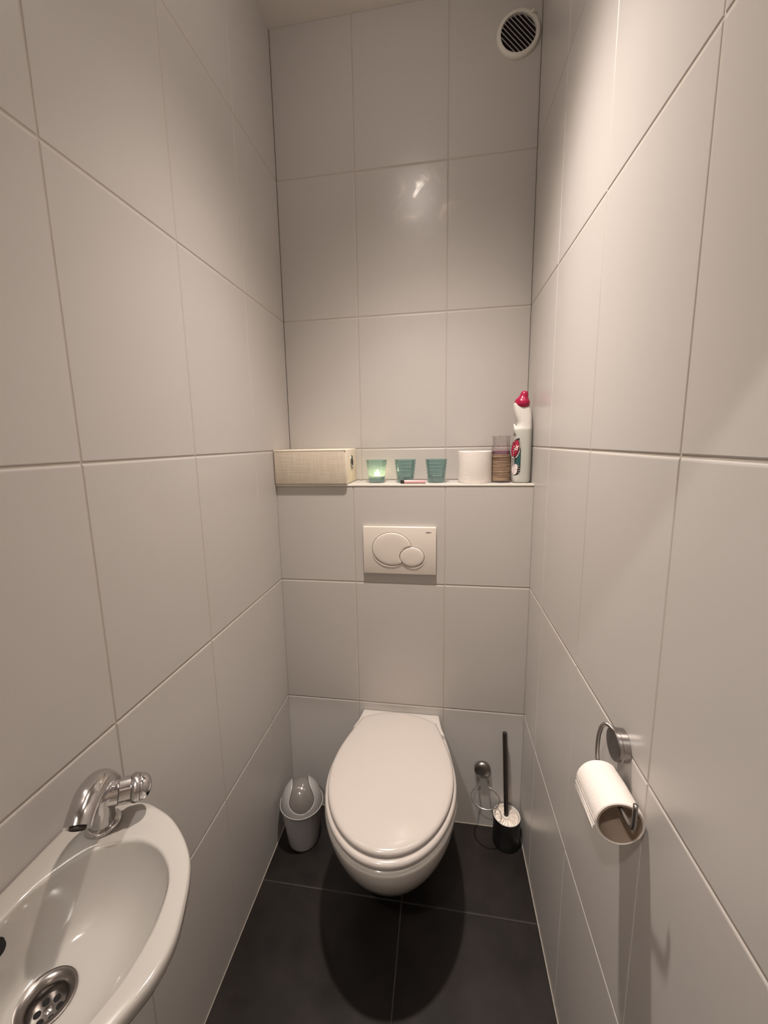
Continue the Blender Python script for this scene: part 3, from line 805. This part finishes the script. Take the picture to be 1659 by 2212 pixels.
# ------------------------------------------------------------------ basin
ZR = .832; CY = -1.0
half_o = [(-.4424, .118), (-.4400, .137), (-.4300, .1495), (-.4150, .158), (-.3950, .168), (-.3700, .1785), (-.3500, .1800), (-.3315, .1765), (-.2920, .162), (-.2550, .138), (-.2260, .111), (-.2085, .084), (-.1945, .052), (-.1840, .022), (-.1815, 0)]
half_i = [(-.4055, 0), (-.4035, .031), (-.3930, .059), (-.3770, .0870), (-.3590, .1020), (-.3360, .1130), (-.3080, .1180), (-.2776, .111), (-.2527, .096), (-.2370, .080), (-.2266, .061), (-.2175, .030), (-.2150, 0)]
def ray_hit(poly, c, a):
    dx, dy = math.cos(a), math.sin(a); best = None
    for i in range(len(poly)):
        x1, y1 = poly[i]; x2, y2 = poly[(i+1) % len(poly)]
        ex, ey = x2-x1, y2-y1; den = dx*ey-dy*ex
        if abs(den) < 1e-12: continue
        t = ((x1-c[0])*ey-(y1-c[1])*ex)/den; u = ((x1-c[0])*dy-(y1-c[1])*dx)/den
        if t > 0 and -1e-9 <= u <= 1+1e-9 and (best is None or t > best): best = t
    return (c[0]+dx*best, c[1]+dy*best)
def spline2(h): return [(p.x, p.y) for p in catmull([(x, y, 0) for x, y in h], 8)]
ho = spline2(half_o); hi_ = spline2(half_i)
poly_o = [(x, CY+y) for x, y in ho]+[(x, CY-y) for x, y in reversed(ho)]
poly_i = [(x, CY+y) for x, y in hi_]+[(x, CY-y) for x, y in reversed(hi_)]
NA = 144; cc = (-.318, CY)
ANG = [2*PI*i/NA for i in range(NA)]
OUT = [ray_hit(poly_o, cc, a) for a in ANG]; INN = [ray_hit(poly_i, cc, a) for a in ANG]
# sharpen the flat wall side
OUT = [(max(x, XL+.0005), y) for x, y in OUT]
DC = (-.3490, CY-.0050); DR = .0285; ZD = .7380
def lerp(a, b, t): return tuple(x+(y-x)*t for x, y in zip(a, b))
rings = []
def toward_wall(p, k, ks=None):   # shrink the underside towards the wall
    return (XL+.0005+(p[0]-XL-.0005)*k, CY+(p[1]-CY)*(ks or k))
for z, k, ks in ((ZR-.135, .30, .42), (ZR-.120, .55, .60), (ZR-.095, .72, .74), (ZR-.070, .82, .84), (ZR-.045, .905, .915), (ZR-.030, .95, .955), (ZR-.0240, .972, .975), (ZR-.0215, .990, .990), (ZR-.0150, 1.0, 1.0), (ZR-.0070, 1.0, 1.0)):
    rings.append([(*toward_wall(p, k, ks), z) for p in OUT])
def mixr(t, z): rings.append([(*lerp(o, i, t), z) for o, i in zip(OUT, INN)])
mixr(.03, ZR-.0028); mixr(.09, ZR-.0006); mixr(.18, ZR); mixr(.5, ZR-.0002); mixr(.86, ZR-.0004); mixr(.94, ZR-.0010); mixr(.985, ZR-.0030); mixr(1.0, ZR-.0055)
dring = [(DC[0]+DR*math.cos(a), DC[1]+DR*math.sin(a)) for a in ANG]
NB = 16
for i in range(1, NB+1):
    t = i/NB
    if t < 1: tt = t
    zz = ZR-.0055-(ZR-.0055-ZD)*(1-(1-t)**3.0)
    rings.append([(*lerp(p, d, t), zz) for p, d in zip(INN, dring)])
rings.append([(DC[0]+(DR-.003)*math.cos(a), DC[1]+(DR-.003)*math.sin(a), ZD-.004) for a in ANG])
rings.append([(DC[0]+(DR-.006)*math.cos(a), DC[1]+(DR-.006)*math.sin(a), ZD-.030) for a in ANG])
sink = thing('hand_basin', 'small white ceramic hand basin mounted on the left wall', 'sink', (XL+.001, CY, ZR-.135))
bm = bmesh.new(); loft(bm, rings, True, True)
obj('basin', bm, M['basin'], sink, auto=60)
# drain flange with strainer
bm = bmesh.new()
add_lathe(bm, [(DR+.0030, .0000), (DR+.0028, .0016), (DR+.0010, .0020), (DR-.0030, .0006), (DR-.0070, -.0030), (DR-.0090, -.0070), (DR-.0095, -.0200), (DR-.0075, -.0200), (DR-.002, -.004), (DR+.0030, .0000)], (*DC, ZD+.0004), n=64)
bmesh.ops.remove_doubles(bm, verts=bm.verts, dist=.00002)
dr = obj('drain_flange', bm, M['drain'], sink, auto=50)
# strainer plate with six round holes around a screw
bm = bmesh.new(); zs = ZD-.0170
add_lathe(bm, [(0, -.0012), (DR-.0093, -.0012), (DR-.0093, 0), (0, 0)], (*DC, zs), n=48); obj('strainer', bm, M['drain'], dr, auto=40)
for i in range(6):
    a = PI/6+i*PI/3; bm = bmesh.new()
    add_lathe(bm, [(0, 0), (.0040, 0), (.0040, .0003), (0, .0003)], (DC[0]+.0115*math.cos(a), DC[1]+.0115*math.sin(a), zs+.0001), n=20); obj('drain_hole', bm, M['black'], dr)
bm = bmesh.new(); add_lathe(bm, [(0, 0), (.0045, 0), (.0045, .0008), (.0030, .0020), (0, .0024)], (*DC, zs), n=20); obj('screw', bm, M['chrome_d'], dr, auto=50)
# overflow hole on the wall side of the basin
bm = bmesh.new(); add_lathe(bm, [(0, 0), (.0075, 0), (.0082, .0010), (.0082, .0050), (0, .0050)], (-.4005, -1.0120, .8130), (.90, 0, .25), n=32, fn=lambda r, h_, a: r*(1+.25*abs(math.sin(a))))
obj('overflow_hole', bm, M['black'], sink)

# ------------------------------------------------------------------ tap
fa = thing('tap', 'chrome pillar tap with a round knob at the far end of the basin', 'tap', (-.3850, -.8670, ZR))
bm = bmesh.new(); add_lathe(bm, [(0, 0), (.0245, 0), (.0250, .0015), (.0245, .0040), (.0225, .0058), (.0200, .0062), (0, .0062)], (-.3850, -.8670, ZR), n=48)
obj('base_ring', bm, M['chrome'], fa, auto=50)
# body column leaning into the bowl and carrying the spout
bm = bmesh.new()
col = [(-.3850, -.8670, ZR+.004), (-.3840, -.8670, ZR+.016), (-.3815, -.8675, ZR+.032), (-.3785, -.8680, ZR+.047), (-.3755, -.8690, ZR+.060)]
add_tube(bm, catmull(col, 5), [.0192-.0012*math.sin(PI*i/20)-.0006*i/20 for i in range(21)], 32)
sp = [(-.3705, -.8530, ZR+.0600), (-.3730, -.8620, ZR+.0690), (-.3725, -.8740, ZR+.0785), (-.3690, -.8880, ZR+.0820), (-.3640, -.9020, ZR+.0832), (-.3590, -.9140, ZR+.0810), (-.3545, -.9250, ZR+.0775), (-.3510, -.9340, ZR+.0710)]
P = catmull(sp, 5)
rad = []
rk = [.0130, .0170, .0190, .0194, .0188, .0178, .0172, .0168]
rkd = catmull([(r, 0, 0) for r in rk], 5)
add_tube(bm, P, [p.x for p in rkd], 32)
obj('spout_body', bm, M['chrome'], fa, auto=60)
dn = (P[-1]-P[-2]).normalized()
bm = bmesh.new(); add_lathe(bm, [(.0098, -.002), (.0100, 0), (.0100, .0022), (.0085, .0026), (.0080, .001), (0, .001), ], P[-1], dn, n=32)
tag(obj('aerator', bm, M['ink'], fa, auto=40), 'dark aerator')
# knob: fluted shank, collar and polished dome
K0 = Vector((-.3720, -.8630, ZR+.0500)); KT = Vector((-.3290, -.8260, ZR+.0400)); kd = (KT-K0).normalized(); KL = (KT-K0).length
bm = bmesh.new(); add_lathe(bm, [(.0165, -.010), (.0178, .004), (.0182, .0110), (.0172, .0117)], K0, kd, n=40)
obj('knob_neck', bm, M['chrome'], fa, auto=50)
kb_l = KL
bm = bmesh.new()
s0 = .0120
add_lathe(bm, [(0, s0), (.0172, s0), (.0178, s0+.001), (.0182, s0+.0155), (.0172, s0+.0163), (0, s0+.0163)], K0, kd, n=48, fn=lambda r, h_, a: r*(1+.022*(1 if math.cos(8*a) > 0 else -1)))
kn = obj('knob_shank', bm, M['chrome'], fa, auto=25)
bm = bmesh.new(); s1 = s0+.0163
add_lathe(bm, [(.0160, s1), (.0190, s1+.0015), (.0208, s1+.0060), (.0204, s1+.0105), (.0194, s1+.0115), (0, s1+.0115)], K0, kd, n=48); obj('knob_collar', bm, M['chrome_d'], kn, auto=50)
bm = bmesh.new(); s2 = s1+.0118
add_lathe(bm, [(0, s2), (.0190, s2), (.0194, s2+.002), (.0184, s2+.0075), (.0155, s2+.0120), (.0108, s2+.0152), (.0054, s2+.0168), (0, s2+.0172)], K0, kd, n=48); obj('knob_dome', bm, M['chrome'], kn, smooth=True)

# ------------------------------------------------------------------ lamps
BEAM_GAIN = 1.78
LX, LY, LZ = .008, -.46, 2.56
lt = thing('ceiling_light', 'white cylindrical ceiling spotlight above the toilet', 'lamp', (LX, LY, LZ))
bm = bmesh.new(); add_lathe(bm, [(.036, .0), (.042, .0), (.043, .002), (.043, ZT-.010-LZ), (.0, ZT-.010-LZ)], (LX, LY, LZ), n=48); add_lathe(bm, [(.036, .0), (.036, .030), (0, .030)], (LX, LY, LZ), n=48)
obj('housing', bm, M['lampw'], lt, auto=40)
bm = bmesh.new(); add_lathe(bm, [(0, 0), (.060, 0), (.062, .002), (.062, .0098), (0, .0098)], (LX, LY, ZT-.010), n=48); obj('ceiling_plate', bm, M['lampw'], lt, auto=40)

def lamp(kind, name, loc, energy, color, size):
    l = D.lights.new(name, kind); l.energy = energy; l.color = color; l.shadow_soft_size = size
    o = D.objects.new(name, l); link(o); o.location = loc; return o
s = lamp('SPOT', 'ceiling_spot', (LX, LY, LZ-.004), 105, (1, .885, .79), .032)
s.data.spot_size = math.radians(118); s.data.spot_blend = .65; s.rotation_euler = (math.radians(2.5), math.radians(-4.5), 0)
# beam of a halogen reflector: strong centre, weak spill (intensity over the angle from the axis)
s.data.use_nodes = True; nt = s.data.node_tree; L = nt.links; em = nt.nodes['Emission']
tc = nt.nodes.new('ShaderNodeTexCoord'); sx = nt.nodes.new('ShaderNodeSeparateXYZ'); L.new(tc.outputs['Normal'], sx.inputs[0])
ab = nt.nodes.new('ShaderNodeMath'); ab.operation = 'ABSOLUTE'; L.new(sx.outputs['Z'], ab.inputs[0])
ac = nt.nodes.new('ShaderNodeMath'); ac.operation = 'ARCCOSINE'; ac.use_clamp = False; L.new(ab.outputs[0], ac.inputs[0])
sc = nt.nodes.new('ShaderNodeMath'); sc.operation = 'DIVIDE'; sc.inputs[1].default_value = PI/2; L.new(ac.outputs[0], sc.inputs[0])
cr = nt.nodes.new('ShaderNodeValToRGB'); el = cr.color_ramp.elements
BEAM = [(0, 1.0), (9, .93), (16, .77), (23, .54), (30, .335), (37, .155), (44, .066), (51, .036), (60, .028), (90, .02)]
el[0].position = 0; el[0].color = (1, 1, 1, 1); el[1].position = 1; el[1].color = (.02, .02, .02, 1)
for a, v in BEAM[1:-1]:
    e_ = el.new(a/90); e_.color = (v, v, v, 1)
L.new(sc.outputs[0], cr.inputs[0])
mu = nt.nodes.new('ShaderNodeMath'); mu.operation = 'MULTIPLY'; mu.inputs[1].default_value = BEAM_GAIN; L.new(cr.outputs[0], mu.inputs[0]); L.new(mu.outputs[0], em.inputs['Strength'])
g = lamp('POINT', 'spill_fill', (LX, LY, LZ-.040), 2.4, (1, .89, .80), .03)  # added fill below the spot: widens its spill onto the upper walls
lamp('POINT', 'hall_lamp', (-.30, -1.95, ZT-.06), 48, (1, .97, .94), .012)
lamp('POINT', 'candle_light', (-.0955, CUPY-.001, ZL+.0345), .42, (1, .62, .36), .004)
w = D.worlds.new('world'); SC.world = w; w.use_nodes = True
w.node_tree.nodes['Background'].inputs[0].default_value = (1, .93, .86, 1); w.node_tree.nodes['Background'].inputs[1].default_value = .0

# ------------------------------------------------------------------ camera
cam = D.cameras.new('camera'); co = D.objects.new('camera', cam); link(co); SC.camera = co
yaw, pitch, roll = map(math.radians, (9.2758, -9.1154, -1.1081))
F = Vector((-math.sin(yaw)*math.cos(pitch), math.cos(yaw)*math.cos(pitch), math.sin(pitch)))
R_ = Vector((math.cos(yaw), math.sin(yaw), 0)); U_ = R_.cross(F)
R2 = math.cos(roll)*R_+math.sin(roll)*U_; U2 = -math.sin(roll)*R_+math.cos(roll)*U_
mw = Matrix((R2, U2, -F)).transposed().to_4x4(); mw.translation = Vector((.1199, -1.326, 1.3995)); co.matrix_world = mw
cam.sensor_fit = 'AUTO'; cam.sensor_width = 36; cam.lens = 874.2631/2212*36
cam.shift_x = (829.5-810.158)/2212; cam.shift_y = (1095.188-1106)/2212; cam.clip_start = .01

SC.view_settings.view_transform = 'Standard'; SC.view_settings.look = 'None'
SC.view_settings.exposure = 0.0; SC.view_settings.gamma = 1.0; SC.view_settings.use_curve_mapping = False
SC.cycles.max_bounces = 12; SC.cycles.diffuse_bounces = 8; SC.cycles.transparent_max_bounces = 24
SC.cycles.caustics_reflective = False; SC.cycles.caustics_refractive = False
